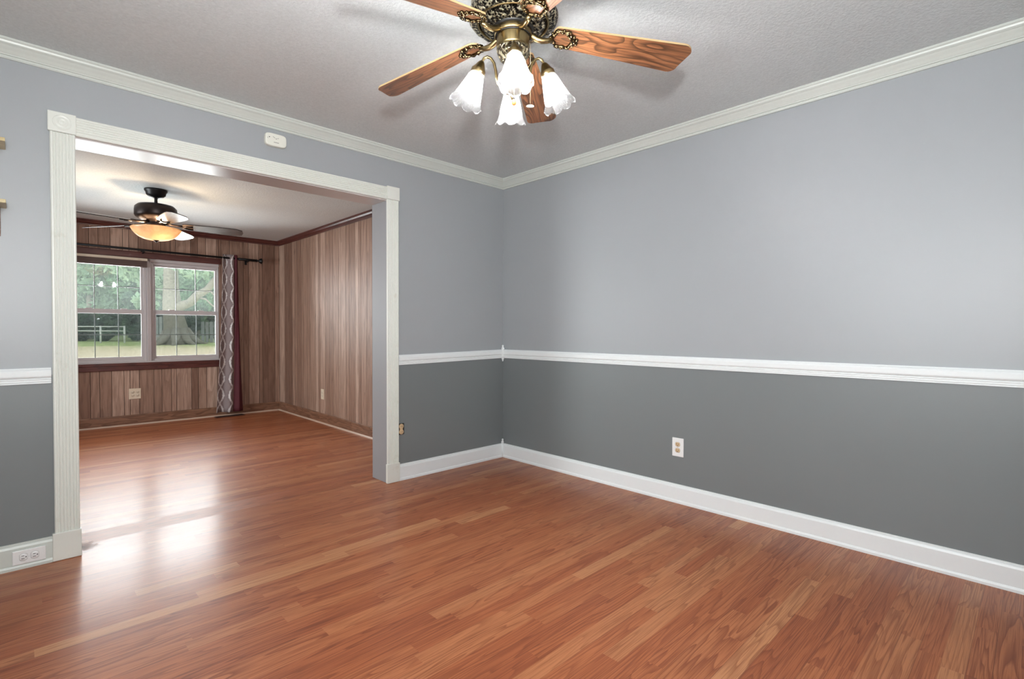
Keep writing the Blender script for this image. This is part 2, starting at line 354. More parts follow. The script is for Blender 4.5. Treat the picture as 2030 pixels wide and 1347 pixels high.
# ------------------------------------------------------------------ mesh builder
def wloc(o):
    p = V((0, 0, 0))
    while o is not None: p += o.location; o = o.parent
    return p
class MB:
    def __init__(s):
        s.v = []; s.f = []; s.mi = []; s.sm = []; s.uv = {}; s.col = {}
    def add(s, vs, fs, mi=0, smooth=False, uvs=None, col=None):
        b = len(s.v); s.v += [V(x) for x in vs]
        for k, fa in enumerate(fs):
            if uvs: s.uv[len(s.f)] = uvs[k]
            if col: s.col[len(s.f)] = col
            s.f.append([b+i for i in fa]); s.mi.append(mi); s.sm.append(smooth)
        return s
    def box(s, x0, x1, y0, y1, z0, z1, mi=0, mat=None, col=None):
        vs = [V((x, y, z)) for z in (z0, z1) for y in (y0, y1) for x in (x0, x1)]
        if mat is not None: vs = [mat @ v for v in vs]
        return s.add(vs, [(0, 2, 3, 1), (4, 5, 7, 6), (0, 1, 5, 4), (2, 6, 7, 3), (0, 4, 6, 2), (1, 3, 7, 5)], mi, False, None, col)
    def bbox(s, x0, x1, y0, y1, z0, z1, b, mi=0, mat=None):
        """box with all edges chamfered by b"""
        bm = bmesh.new(); bmesh.ops.create_cube(bm, size=1)
        for v in bm.verts: v.co = V(((x0+x1)/2+v.co.x*(x1-x0), (y0+y1)/2+v.co.y*(y1-y0), (z0+z1)/2+v.co.z*(z1-z0)))
        bmesh.ops.bevel(bm, geom=list(bm.edges), offset=b, segments=2, affect='EDGES', profile=.5)
        return s.frombm(bm, mi, mat)
    def frombm(s, bm, mi=0, mat=None, smooth=False):
        bm.verts.index_update()
        vs = [(mat @ v.co) if mat is not None else v.co.copy() for v in bm.verts]
        s.add(vs, [[v.index for v in fa.verts] for fa in bm.faces], mi, smooth); bm.free(); return s
    def lathe(s, prof, n=32, mat=None, mi=0, mod=None, smooth=True, a0=0, a1=2*PI):
        """prof: (r,z) list; mod(i_angle, j) scales r or shifts z"""
        full = abs(a1-a0-2*PI) < 1e-6; m = n if full else n+1
        vs = []; 
        for j, (r, z) in enumerate(prof):
            for i in range(m):
                a = a0+(a1-a0)*i/n; rr, zz = (r, z) if mod is None else mod(a, j, r, z)
                p = V((rr*math.cos(a), rr*math.sin(a), zz)); vs.append(mat @ p if mat is not None else p)
        fs = []; uvs = []
        for j in range(len(prof)-1):
            for i in range(n):
                k = (i+1) % m
                fs.append((j*m+i, j*m+k, (j+1)*m+k, (j+1)*m+i))
                t0, t1 = j/(len(prof)-1), (j+1)/(len(prof)-1)
                uvs.append([(i/n, t0), ((i+1)/n, t0), ((i+1)/n, t1), (i/n, t1)])
        return s.add(vs, fs, mi, smooth, uvs)
    def tube(s, pts, r, n=8, mi=0, cap=True, closed=False):
        pts = [V(p) for p in pts]; m = len(pts); vs = []; up = None
        for i, p in enumerate(pts):
            if closed: d = (pts[(i+1) % m]-pts[i-1]).normalized()
            else: d = (pts[min(i+1, m-1)]-pts[max(i-1, 0)]).normalized()
            if up is None: up = d.orthogonal().normalized()
            up = (up-d*up.dot(d)).normalized(); sd = d.cross(up)
            rr = r[i] if isinstance(r, (list, tuple)) else r
            vs += [p+(up*math.cos(2*PI*k/n)+sd*math.sin(2*PI*k/n))*rr for k in range(n)]
        fs = []
        for i in range(m if closed else m-1):
            j = (i+1) % m
            for k in range(n): fs.append((i*n+k, i*n+(k+1) % n, j*n+(k+1) % n, j*n+k))
        if cap and not closed: fs += [tuple(reversed(range(n))), tuple(range((m-1)*n, m*n))]
        return s.add(vs, fs, mi, True)
    def sphere(s, c, r, n=16, mi=0, sz=1.0):
        pr = [(max(1e-4, r*math.sin(PI*j/(n//2))), -r*sz*math.cos(PI*j/(n//2))) for j in range(n//2+1)]
        return s.lathe(pr, n, Matrix.Translation(V(c)), mi)
    def build(s, name, mats, parent=None, bevel=0, solid=0, kind=None, label=None):
        me = bpy.data.meshes.new(name)
        off = wloc(parent) if parent is not None else V((0, 0, 0))
        me.from_pydata([tuple(v-off) for v in s.v], [], s.f)
        mats = mats if isinstance(mats, (list, tuple)) else [mats]
        for m in mats: me.materials.append(M[m] if isinstance(m, str) else m)
        for i, p in enumerate(me.polygons): p.material_index = s.mi[i]; p.use_smooth = s.sm[i]
        if s.uv:
            ul = me.uv_layers.new(name='UVMap')
            for i, p in enumerate(me.polygons):
                if i in s.uv:
                    for li, c in zip(p.loop_indices, s.uv[i]): ul.data[li].uv = c
        if s.col:
            at = me.attributes.new('strip', 'FLOAT_COLOR', 'FACE')
            for i in range(len(me.polygons)): at.data[i].color = s.col.get(i, (0, 0, 0, 0))
        me.validate(); me.update()
        o = bpy.data.objects.new(name, me); COL.objects.link(o)
        if parent is not None: o.parent = parent
        if bevel:
            b = o.modifiers.new('bevel', 'BEVEL'); b.width = bevel; b.segments = 2; b.limit_method = 'ANGLE'
        if solid:
            b = o.modifiers.new('solid', 'SOLIDIFY'); b.thickness = solid; b.offset = 0
        if kind: o['kind'] = kind
        if label: o['label'] = label
        return o
def tag(o, label, cat, group=None, kind=None):
    o['label'] = label; o['category'] = cat
    if group: o['group'] = group
    if kind: o['kind'] = kind
    return o
def thing(name, label, cat, loc, group=None, kind=None):
    o = bpy.data.objects.new(name, None); COL.objects.link(o); o.location = loc; o.empty_display_size = .1
    return tag(o, label, cat, group, kind)
def copy_tree(o, parent=None, kids=None):
    ch = [c for c in bpy.data.objects if c.parent == o] if kids is None else kids
    c = o.copy(); COL.objects.link(c); c.parent = parent
    for k in ch: copy_tree(k, c)
    return c
def sweep(mb, prof, axis, a, b, wall, mitre_a=0, mitre_b=0, za=0, zb=0, mi=0):
    """extrude profile (d from wall, z) along x (wall y=wall, out to -y) or y (wall x=wall, out to -x); mitre shifts the end by d"""
    n = len(prof); vs = []
    for end, (t, mt, dz) in enumerate(((a, mitre_a, za), (b, mitre_b, zb))):
        for d, z in prof:
            tt = t + mt*d
            vs.append((tt, wall-d, z+dz) if axis == 'x' else (wall-d, tt, z+dz))
    fs = [(i, (i+1) % n, n+(i+1) % n, n+i) for i in range(n)] + [tuple(range(n)), tuple(range(2*n-1, n-1, -1))]
    mb.add(vs, fs, mi)

# ------------------------------------------------------------------ room shell
H = 2.44; HF = 2.345          # ceilings: dining room, family room
XW, YS = -3.5, -3.8           # far walls behind the camera
OX0, OX1, OZ, OT = -2.885, -1.165, 2.066, .205   # cased opening
FX, FY, FXW = -.47, 4.07, -4.5
RAIL = .905

mb = MB(); rs = random.Random(3)
y = YS; row = 0
while y < FY:
    y1 = min(y+.0635, FY); x = FXW-.2-rs.random()*.4
    plank = row % 3 == 0
    dull = 1.0 if .155 < (y+y1)/2 < .335 else 0.0
    tone0 = rs.random()
    while x < 0:
        ln = rs.choice((.40, .55, .7, .85, 1.0, 1.15)); x1 = min(x+ln, 0.0)
        t = min(1, max(0, rs.gauss(.45, .22)))
        mb.add([(x, y, 0), (x1, y, 0), (x1, y1, 0), (x, y1, 0)], [(0, 1, 2, 3)], 0, False,
               [[(0, 0), (1, 0), (1, 1), (0, 1)]], (t, rs.random(), dull, .8 if plank else .15))
        x = x1
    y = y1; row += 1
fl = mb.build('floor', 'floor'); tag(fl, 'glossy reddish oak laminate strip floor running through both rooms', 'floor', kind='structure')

def two_tone(mb, x0, x1, y0, y1, z0, z1):
    if z0 < RAIL < z1:
        mb.box(x0, x1, y0, y1, z0, RAIL, 1); mb.box(x0, x1, y0, y1, RAIL, z1, 0)
    else: mb.box(x0, x1, y0, y1, z0, z1, 0 if z0 >= RAIL else 1)
WL = ['wall_light', 'wall_dark']
mb = MB(); two_tone(mb, XW, OX0-.02, 0, OT-.01, 0, H); two_tone(mb, OX1+.02, 0, 0, OT-.01, 0, H); mb.box(OX0-.02, OX1+.02, 0, OT-.01, OZ+.02, H, 0)
tag(mb.build('wall_north', WL), 'two-tone grey wall with the wide cased opening to the panelled room', 'wall', kind='structure')
mb = MB(); two_tone(mb, 0, .12, YS, OT-.01, 0, H)
tag(mb.build('wall_east', WL), 'long two-tone grey wall with one white outlet, right side', 'wall', kind='structure')
def wall_with_window(mb, axis, p0, p1, lo, hi, w0, w1, z0, z1, zt):
    def seg(a, b, c, d):
        if axis == 'x': two_tone(mb, a, b, p0, p1, c, d)
        else: two_tone(mb, p0, p1, a, b, c, d)
    seg(lo, w0, 0, zt); seg(w1, hi, 0, zt); seg(w0, w1, 0, z0); seg(w0, w1, z1, zt)
mb = MB(); wall_with_window(mb, 'x', YS-.12, YS, XW, 0, -3.36, -2.86, 1.17, 1.75, H)
tag(mb.build('wall_south', WL), 'two-tone grey wall behind the camera with a small added window', 'wall', kind='structure')
mb = MB(); wall_with_window(mb, 'y', XW-.12, XW, YS, OT-.01, -3.05, -1.85, .90, 2.10, H)
tag(mb.build('wall_west', WL), 'two-tone grey wall left of the camera with an added window', 'wall', kind='structure')
mb = MB(); mb.box(XW-.12, .12, YS-.12, OT-.01, H, H+.1)
tag(mb.build('ceiling', 'ceiling'), 'off-white textured ceiling above the grey room', 'ceiling', kind='structure')
mb = MB(); mb.box(FXW-.1, FX+.1, OT-.01, FY+.12, HF, HF+.1)
tag(mb.build('ceiling_family', 'ceiling'), 'textured ceiling of the panelled room beyond the opening', 'ceiling', kind='structure')

# family-room panelling: planks with v-grooves, wall surface facing the room
def planks(mb, axis, at, lo, hi, spans, depth, seed):
    """spans(a,b) -> list of (z0,z1) at that plank; surface plane y=at or x=at, slab goes back by depth"""
    r = random.Random(seed); a = lo; g = .004
    cyc = [.10, .13, .055, .09, .16, .07, .115, .05, .14, .085]; i = r.randrange(10)
    cuts = [lo]
    while a < hi: a += cyc[i % 10]*r.uniform(.85, 1.15); i += 1; cuts.append(min(a, hi))
    for a, b in zip(cuts[:-1], cuts[1:]):
        if b-a < .012: continue
        c = (min(1, max(0, r.gauss(.45, .3))), r.random(), r.random(), 1)
        for lo2, hi2, z0, z1 in spans(a, b):
            def P(t, d, z): return (t, at+d, z) if axis == 'x' else (at+d, t, z)
            vs = [P(lo2, g, z0), P(lo2+g*.6, 0, z0), P(hi2-g*.6, 0, z0), P(hi2, g, z0), P(lo2, g, z1), P(lo2+g*.6, 0, z1), P(hi2-g*.6, 0, z1), P(hi2, g, z1)]
            mb.add(vs, [(1, 2, 6, 5)], 0, False, None, c)
            mb.add(vs, [(0, 1, 5, 4), (2, 3, 7, 6)], 1, False, None, c)
WX0, WX1, WZ0, WZ1 = -2.715, -1.222, .745, 1.965   # rough window opening
def wspan(a, b):
    out = []
    for lo2, hi2 in ((a, min(b, WX0)), (max(a, WX0), min(b, WX1)), (max(a, WX1), b)):
        if hi2-lo2 < .002: continue
        if lo2 >= WX0-1e-6 and hi2 <= WX1+1e-6: out += [(lo2, hi2, 0, WZ0), (lo2, hi2, WZ1, HF)]
        else: out.append((lo2, hi2, 0, HF))
    return out
mb = MB(); planks(mb, 'x', FY, FXW, FX, wspan, .1, 5)
B0, B1 = FY+.004, FY+.12
mb.box(FXW, WX0, B0, B1, 0, HF, 1); mb.box(WX1, FX+.1, B0, B1, 0, HF, 1); mb.box(WX0, WX1, B0, B1, 0, WZ0, 1); mb.box(WX0, WX1, B0, B1, WZ1, HF, 1)
tag(mb.build('wall_family_north', ['panel', 'groove']), 'wood-panelled wall holding the double window', 'wall', kind='structure')
mb = MB(); planks(mb, 'y', FX, OT, FY, lambda a, b: [(a, b, 0, HF)], .1, 9); mb.box(FX+.004, FX+.1, OT, FY+.004, 0, HF, 1)
tag(mb.build('wall_family_east', ['panel', 'groove']), 'wood-panelled side wall with a single ivory outlet plate', 'wall', kind='structure')
mb = MB()
for a, b, c, d in ((OT-.01, 1.5, 0, HF), (2.9, FY+.12, 0, HF), (1.5, 2.9, 0, .8), (1.5, 2.9, 2.0, HF)): mb.box(FXW-.1, FXW, a, b, c, d)
tag(mb.build('wall_family_west', ['panel']), 'panelled far left wall of the room beyond the opening', 'wall', kind='structure')
mb = MB(); mb.box(FXW, XW-.12, OT-.01-.1, OT-.01, 0, HF)
tag(mb.build('wall_family_south', ['panel']), 'panelled wall beside the opening, inside the far room', 'wall', kind='structure')

# ------------------------------------------------------------------ mouldings
CR = [(0, 0), (.068, 0), (.068, -.007), (.064, -.011), (.061, -.012), (.058, -.020), (.050, -.026), (.047, -.026), (.040, -.034), (.031, -.043), (.023, -.053), (.019, -.057), (.019, -.061), (.012, -.063), (.012, -.069), (.008, -.075), (0, -.075)]
mb = MB(); sweep(mb, [(d, H+z) for d, z in CR], 'x', XW, 0, 0, 0, -1)
tag(mb.build('trim_1', 'crown'), 'white crown moulding above the cased opening wall', 'crown moulding', kind='structure')
mb = MB(); sweep(mb, [(d, H+z) for d, z in CR], 'y', YS, 0, 0, 0, -1)
tag(mb.build('trim_2', 'crown'), 'white crown moulding along the top of the right wall', 'crown moulding', kind='structure')
BB = [(0, 0), (.020, 0), (.020, .012), (.016, .020), (.014, .021), (.014, .100), (.010, .110), (.006, .113), (.005, .121), (0, .121)]
mb = MB(); sweep(mb, BB, 'x', XW, OX0-.104, 0)
tag(mb.build('baseboard_left', 'crown'), 'short white baseboard left of the opening, with an outlet in it', 'baseboard', kind='structure')
mb = MB(); sweep(mb, BB, 'x', OX1+.101, 0, 0, 0, -1)
tag(mb.build('baseboard_corner', 'trim'), 'short white baseboard between the opening and the room corner', 'baseboard', kind='structure')
mb = MB(); sweep(mb, BB, 'y', YS, 0, 0, 0, -1)
tag(mb.build('baseboard_right', 'trim'), 'long white baseboard along the right wall', 'baseboard', kind='structure')
CH = [(0, 0), (.012, 0), (.014, -.006), (.018, -.008), (.020, -.012), (.022, -.018), (.022, -.038), (.020, -.044), (.014, -.047), (.013, -.050), (.016, -.052), (.016, -.056), (.013, -.058), (.014, -.062), (.014, -.066), (.010, -.068), (.011, -.071), (.011, -.075), (0, -.075)]
mb = MB(); sweep(mb, [(d, .940+z) for d, z in CH], 'x', XW, OX0-.100, 0)
tag(mb.build('trim_3', 'trim'), 'white chair rail left of the opening', 'chair rail', kind='structure')
mb = MB(); sweep(mb, [(d, z) for d, z in CH], 'x', OX1+.097, 0, 0, 0, -1, .939, .955)
tag(mb.build('trim_4', 'trim'), 'short white chair rail between the opening and the corner', 'chair rail', kind='structure')
mb = MB(); sweep(mb, [(d, z) for d, z in CH], 'y', YS, 0, 0, 0, -1, .962, .955)
tag(mb.build('trim_5', 'trim'), 'long white chair rail on the right wall', 'chair rail', kind='structure')
def corner_post(name, z0, z1, label, top=True, bot=False):
    mb = MB(); pr = []
    if bot: pr += [(.0015, z0-.030), (.006, z0-.028), (.007, z0-.020), (.005, z0-.018), (.012, z0-.010), (.013, z0-.004), (.010, z0)]
    else: pr += [(.0005, z0)]
    pr += [(.012, z0+.001), (.012, z1-.001)]
    pr += [(.010, z1), (.014, z1+.006), (.013, z1+.014), (.006, z1+.024), (.009, z1+.029), (.009, z1+.036), (.0015, z1+.041)]
    mb.lathe(pr, 16, Matrix.Translation((-.014, -.014, 0)))
    tag(mb.build(name, 'trim'), label, 'corner trim', kind='structure')
corner_post('trim_6', .880, .955, 'small turned white corner block where the chair rails meet', True, True)
corner_post('trim_7', 0, .123, 'small white corner block with knob where baseboards meet')
# family-room stained trims
FC = [(0, 0), (.045, 0), (.045, -.012), (.036, -.018), (.030, -.034), (.014, -.048), (.012, -.062), (0, -.062)]
mb = MB(); sweep(mb, [(d, HF+z) for d, z in FC], 'x', FXW, FX, FY, 0, -1)
tag(mb.build('trim_8', 'red_wood'), 'dark red crown moulding over the double window wall', 'crown moulding', kind='structure')
mb = MB(); sweep(mb, [(d, HF+z) for d, z in FC], 'y', OT, FY, FX, 0, -1)
tag(mb.build('trim_9', 'red_wood'), 'dark crown moulding over the panelled side wall', 'crown moulding', kind='structure')
FB = [(0, .016), (.014, .016), (.014, .108), (.012, .116), (.006, .121), (0, .121)]
FS = [(0, 0), (.026, 0), (.024, .009), (.018, .015), (.012, .017), (0, .017)]
mb = MB(); sweep(mb, FB, 'x', FXW, FX, FY, 0, -1, 0, 0, 0); sweep(mb, FS, 'x', FXW, FX, FY, 0, -1, 0, 0, 1)
tag(mb.build('baseboard_family_north', ['base_wood', 'shoe']), 'brown stained baseboard under the double window', 'baseboard', kind='structure')
mb = MB(); sweep(mb, FB, 'y', OT, FY, FX, 0, -1, 0, 0, 0); sweep(mb, FS, 'y', OT, FY, FX, 0, -1, 0, 0, 1)
tag(mb.build('baseboard_family_east', ['base_wood', 'shoe']), 'brown stained baseboard along the panelled side wall', 'baseboard', kind='structure')

# ------------------------------------------------------------------ cased opening
d1 = thing('door_1', 'wide cased opening with fluted off-white casing into the panelled room', 'doorway', (-2.02, 0, 0), None, 'structure')
def fluted(mb, axis, a0, a1, b0, b1, y0=-.002, t=.018):
    """fluted board; flutes run along `axis` ('z' or 'x'); b is the width direction"""
    w = b1-b0; pr = [(0, 0), (0, t*.8), (.004, t)]
    nf = 6; m = .010; fw = (w-2*m)/nf
    for i in range(nf):
        x = m+i*fw
        pr += [(x+.0012, t), (x+.003, t-.0035), (x+fw/2, t-.005), (x+fw-.003, t-.0035), (x+fw-.0012, t)]
    pr += [(w-.004, t), (w, t*.8), (w, 0)]
    n = len(pr); vs = []
    for e in (a0, a1):
        for b, d in pr: vs.append((b0+b, y0-d, e) if axis == 'z' else (e, y0-d, b0+b))
    mb.add(vs, [(i, (i+1) % n, n+(i+1) % n, n+i) for i in range(n)] + [tuple(range(n)), tuple(range(2*n-1, n-1, -1))])
CX0, CX1 = OX0-.096, OX1+.096
mb = MB(); fluted(mb, 'z', .136, 2.074, CX0+.001, OX0-.001); mb.build('casing', 'trim_cream', d1, label='left fluted side casing')
mb = MB(); fluted(mb, 'z', .141, 2.074, OX1+.001, CX1-.001); mb.build('casing', 'trim_cream', d1, label='right fluted side casing')
mb = MB(); fluted(mb, 'x', OX0+.001, OX1-.001, 2.072, 2.163); mb.build('casing', 'trim_cream', d1, label='long fluted head casing')
def rosette(x0, x1, rounds, label):
    mb = MB(); mb.bbox(x0, x1, -.024, -.001, 2.075, 2.170, .003)
    xc, zc = (x0+x1)/2, 2.1225
    Mx = Matrix.Translation((xc, -.024, zc)) @ Matrix.Rotation(PI/2, 4, 'X')
    if rounds: mb.lathe([(.036, -.001), (.035, .002), (.031, .0025), (.028, .0005), (.022, .0005), (.019, .003), (.015, .003), (.012, .0005), (.009, .0015), (.005, .004), (.0005, .0045)], 40, Mx)
    else: mb.lathe([(.033, -.001), (.030, .0008), (.020, .001), (.0005, .001)], 32, Mx)
    mb.build('rosette', 'trim_cream', d1, label=label)
rosette(CX0-.006, OX0+.003, True, 'square corner block with carved rings'); rosette(OX1-.003, CX1+.004, False, 'worn plain corner block')
for x0, x1, z1 in ((CX0-.008, OX0+.004, .136), (OX1-.006, CX1+.003, .141)):
    mb = MB(); mb.bbox(x0, x1, -.026, -.001, 0.001, z1, .003); mb.build('plinth_block', 'trim_cream', d1)
mb = MB()
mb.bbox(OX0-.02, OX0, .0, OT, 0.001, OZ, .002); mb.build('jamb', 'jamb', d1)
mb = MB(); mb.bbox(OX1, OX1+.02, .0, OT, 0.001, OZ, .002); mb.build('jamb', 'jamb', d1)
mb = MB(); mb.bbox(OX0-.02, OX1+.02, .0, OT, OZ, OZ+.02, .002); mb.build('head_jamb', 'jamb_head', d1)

# ------------------------------------------------------------------ windows
def dh_window(name, x0, x1, z0, z1, zm, label, y=FY, grids=True):
    w = thing(name, label, 'window', ((x0+x1)/2, y+.06, z0), None, 'structure')
    fr = .028
    mb = MB(); yo, yi = y+.02, y+.10
    for a in ((x0-fr, x0, yo, yi, z0-fr, z1+fr), (x1, x1+fr, yo, yi, z0-fr, z1+fr), (x0, x1, yo, yi, z1, z1+fr), (x0, x1, yo, yi, z0-fr, z0)): mb.bbox(*a, .003)
    mb.build('window_frame', 'vinyl', w)
    for nm, a, b, ys in (('lower_sash', z0, zm+.026, y+.034), ('upper_sash', zm-.026, z1, y+.062)):
        mb = MB(); st = .022; rail = .05 if True else .03
        bt = .030 if nm == 'lower_sash' else .05; tp = .05 if nm == 'lower_sash' else .02
        for q in ((x0, x0+st, a, b), (x1-st, x1, a, b), (x0+st, x1-st, a, a+bt), (x0+st, x1-st, b-tp, b)):
            mb.bbox(q[0], q[1], ys, ys+.026, q[2], q[3], .002)
        s = mb.build(nm, 'vinyl', w)
        gx0, gx1, gz0, gz1 = x0+st, x1-st, a+bt, b-tp
        mb = MB(); mb.box(gx0, gx1, ys+.010, ys+.014, gz0, gz1); mb.build('pane', 'glass' if nm == 'lower_sash' else 'haze_glass', s)
        mb = MB()
        for k in (1, 2):
            xx = gx0+(gx1-gx0)*k/3; mb.box(xx-.004, xx+.004, ys+.016, ys+.021, gz0, gz1)
        zz = (gz0+gz1)/2 if nm == 'upper_sash' else gz0+(gz1-gz0)*.51; mb.box(gx0, gx1, ys+.0155, ys+.0215, zz-.004, zz+.004)
        mb.build('grid', 'grid', s)
        if nm == 'lower_sash':
            for k in (.27, .73):
                xx = x0+(x1-x0)*k; mb = MB(); mb.bbox(xx-.03, xx+.03, ys+.002, ys+.024, b-.002, b+.009, .003); mb.build('sash_lock', 'vinyl', s)
    mb = MB(); mb.box(x0, x1, y+.094, y+.096, z0, zm); mb.build('insect_screen', 'screen', w)
    return w
dh_window('window_1', -2.705, -2.018, .772, 1.90, 1.33, 'left double-hung window with grid, blind raised above it')
dh_window('window_2', -1.917, -1.232, .772, 1.90, 1.33, 'right double-hung window with grid, beside the curtain')
mb = MB(); mb.bbox(-1.989, -1.946, FY-.004, FY+.11, WZ0, WZ1, .003)
for xx in (-1.981, -1.968, -1.955): mb.box(xx-.003, xx+.003, FY-.007, FY-.003, WZ0, WZ1)
mb.bbox(-2.735, -1.222, FY-.012, FY+.11, .730, .7455, .003); mb.bbox(-2.715, -1.222, FY-.004, FY+.03, 1.928, 1.963, .003)
tag(mb.build('trim_10', 'vinyl'), 'white mullion, sill and head strip between the two windows', 'window trim', kind='structure')
mb = MB(); mb.bbox(-2.80, -1.20, FY-.020, FY, .645, .730, .004); mb.bbox(-2.80, -1.20, FY-.026, FY-.018, .70, .730, .003)
tag(mb.build('trim_11', 'red_wood'), 'dark red wooden apron board under the double window', 'window trim', kind='structure')
mb = MB(); mb.bbox(-2.80, -1.20, FY-.020, FY, 1.963, 2.035, .004)
tag(mb.build('trim_12', 'red_wood'), 'dark red wooden head board over the double window', 'window trim', kind='structure')

# unseen windows, added as openings for the fill lamps
def added_window(name, axis, p, a0, a1, z0, z1, label):
    c = (a0+a1)/2
    w = thing(name, label, 'window', (c, p, z0) if axis == 'x' else (p, c, z0), None, 'structure')
    def bx(mb, u0, u1, q0, q1, zz0, zz1):
        mb.box(u0, u1, q0, q1, zz0, zz1) if axis == 'x' else mb.box(q0, q1, u0, u1, zz0, zz1)
    mb = MB(); t = .02
    for u in ((a0, a0+t, z0, z1), (a1-t, a1, z0, z1), (a0+t, a1-t, z0, z0+t), (a0+t, a1-t, z1-t, z1)): bx(mb, u[0], u[1], p-.04, p+.0, u[2], u[3])
    f_ = mb.build('window_frame', 'vinyl', w)
    mb = MB(); bx(mb, a0+t, a1-t, p-.022, p-.018, z0+t, z1-t); mb.build('pane', 'glass', w)
added_window('fill_window_3', 'x', YS-.04, -3.36, -2.86, 1.17, 1.75, 'small unseen window added behind the camera for fill light')
added_window('fill_window_4', 'y', XW-.04, -3.05, -1.85, .90, 2.10, 'square unseen window added left of the camera for fill light')
added_window('fill_window_5', 'y', FXW-.04, 1.5, 2.9, .80, 2.0, 'unseen side window added to the panelled room for fill light')

# ------------------------------------------------------------------ blind, curtain rod, curtains
bl = thing('window_blind', 'raised blind with cream head rail and brown slats over the left window', 'blind', (-2.36, FY-.03, 1.85))
mb = MB(); mb.bbox(-2.705, -1.985, FY-.062, FY-.021, 1.926, 1.956, .004)
for xx in (-2.62, -2.36, -2.07): mb.bbox(xx-.012, xx+.012, FY-.066, FY-.058, 1.930, 1.952, .002)
mb.build('head_rail', 'blind_cream', bl)
mb = MB()
for i in range(12): mb.bbox(-2.700, -1.992, FY-.060+.0006*(i % 2), FY-.013, 1.852+i*.0061, 1.857+i*.0061, .001)
mb.build('slat_stack', 'blind_brown', bl)
rod = thing('curtain_rod', 'black curtain rod with round finial above the double window', 'curtain rod', (-1.6, FY-.10, 2.04))
RY = FY-.10
mb = MB(); mb.tube([(-2.95, RY, 2.052), (-.82, RY, 2.043)], .0125, 12); mb.tube([(-1.02, RY, 2.0438), (-.80, RY, 2.043)], .016, 12); mb.build('rod', 'black_iron', rod)
mb = MB(); mb.lathe([(.0005, 0), (.013, .001), (.018, .006), (.018, .014), (.011, .020), (.012, .034), (.028, .048), (.036, .062), (.036, .072), (.028, .078), (.0005, .080)], 20, Matrix.Translation((-.802, RY, 2.043)) @ Matrix.Rotation(PI/2, 4, 'Y')); mb.build('finial', 'black_iron', rod)
for bx_ in (-2.03, -.90):
    mb = MB(); mb.tube([(bx_, FY-.002, 2.02), (bx_, FY-.05, 2.018), (bx_, RY, 2.030)], .007, 8); mb.bbox(bx_-.014, bx_+.014, FY-.006, FY, 1.985, 2.055, .002); mb.bbox(bx_-.013, bx_+.013, RY-.016, RY+.014, 2.020, 2.032, .002); mb.build('bracket', 'black_iron', rod)
def curtain(name, tops, bots, waves, ph, zt, zb, mat, label, amp0=.030, amp1=.045):
    mb = MB(); nu, nv = 60, 40; vs = []; L = .0
    for j in range(nv+1):
        t = j/nv; z = zt+(zb-zt)*t
        sft = t**1.6
        a = tops[0]+(bots[0]-tops[0])*sft; b = tops[1]+(bots[1]-tops[1])*sft
        for i in range(nu+1):
            s = i/nu; am = amp0+(amp1-amp0)*t
            yy = RY + am*math.sin(2*PI*waves*s+ph+.35*math.sin(3*t+5*s)*t) + .004*math.sin(9*s+7*t)
            vs.append((a+(b-a)*s, yy, z+.004*math.sin(2*PI*waves*s)*t))
    fs = []; uvs = []
    for j in range(nv):
        for i in range(nu):
            fs.append((j*(nu+1)+i, j*(nu+1)+i+1, (j+1)*(nu+1)+i+1, (j+1)*(nu+1)+i))
            U = lambda q: q/nu*.34; Vv = lambda q: q/nv*2.0
            uvs.append([(U(i), Vv(j)), (U(i+1), Vv(j)), (U(i+1), Vv(j+1)), (U(i), Vv(j+1))])
    mb.add(vs, fs, 0, True, uvs)
    o = mb.build(name, mat, None, 0, .003); tag(o, label, 'curtain'); return o
curtain('patterned_curtain', (-1.204, -1.075), (-1.288, -1.100), 1.0, -.6, 2.090, .058, 'damask', 'grey and white damask curtain hanging right of the windows', .022, .030)
curtain('maroon_curtain', (-1.066, -1.028), (-1.090, -.972), .5, PI, 2.090, .054, 'maroon', 'narrow plain maroon curtain beside the patterned curtain', .022, .035)

# ------------------------------------------------------------------ outlets, detector, vent, shelves
def duplex(name, label, Mx, face, recept, cat='outlet', w=.080, h=.122, cols=1, plate=True, kind='duplex', rmat=None):
    o = thing(name, label, cat, Mx.to_translation())
    if plate:
        mb = MB(); mb.bbox(-w/2, w/2, -h/2, h/2, 0.0005, .007, .003, 0, Mx); mb.build('cover_plate', face, o)
    for c in range(cols):
        cx = (c-(cols-1)/2)*.046
        for zz in (-.0195, .0195):
            m2 = Mx @ Matrix.Translation((cx, zz, 0))
            mb = MB(); mb.lathe([(.0165, .004), (.0165, .0082), (.0155, .0090), (.0005, .0091)], 28, m2, 0, (lambda a, j, r, z: (min(r, r*.80/max(.8, abs(math.sin(a)))), z)))
            s = mb.build('receptacle', recept, o)
            mb = MB()
            for sx, hh in ((-.0063, .0045), (.0063, .0037)): mb.box(sx-.0012, sx+.0012, .001-hh, .001+hh+.002, .0088, .0095, 0, m2)
            mb.lathe([(.0005, .0095), (.0026, .0095), (.0026, .0088)], 12, m2 @ Matrix.Translation((0, -.0085, 0)))
            mb.build('slots', 'dark_slot', s)
            mb = MB(); mb.lathe([(.0168, .0068), (.0180, .0074), (.0180, .0068)], 28, m2, 0, (lambda a, j, r, z: (min(r, r*.80/max(.8, abs(math.sin(a)))), z)))
            mb.build('outline', 'outline', s)
        mb = MB(); mb.lathe([(.0030, .0066), (.0030, .0076), (.0005, .0080)], 12, Mx @ Matrix.Translation((cx, 0, 0))); mb.build('screw', recept, o)
    return o
def basis(origin, xdir, ydir):
    x = V(xdir); yv = V(ydir); z = x.cross(yv)
    return Matrix(((x.x, yv.x, z.x, origin[0]), (x.y, yv.y, z.y, origin[1]), (x.z, yv.z, z.z, origin[2]), (0, 0, 0, 1)))
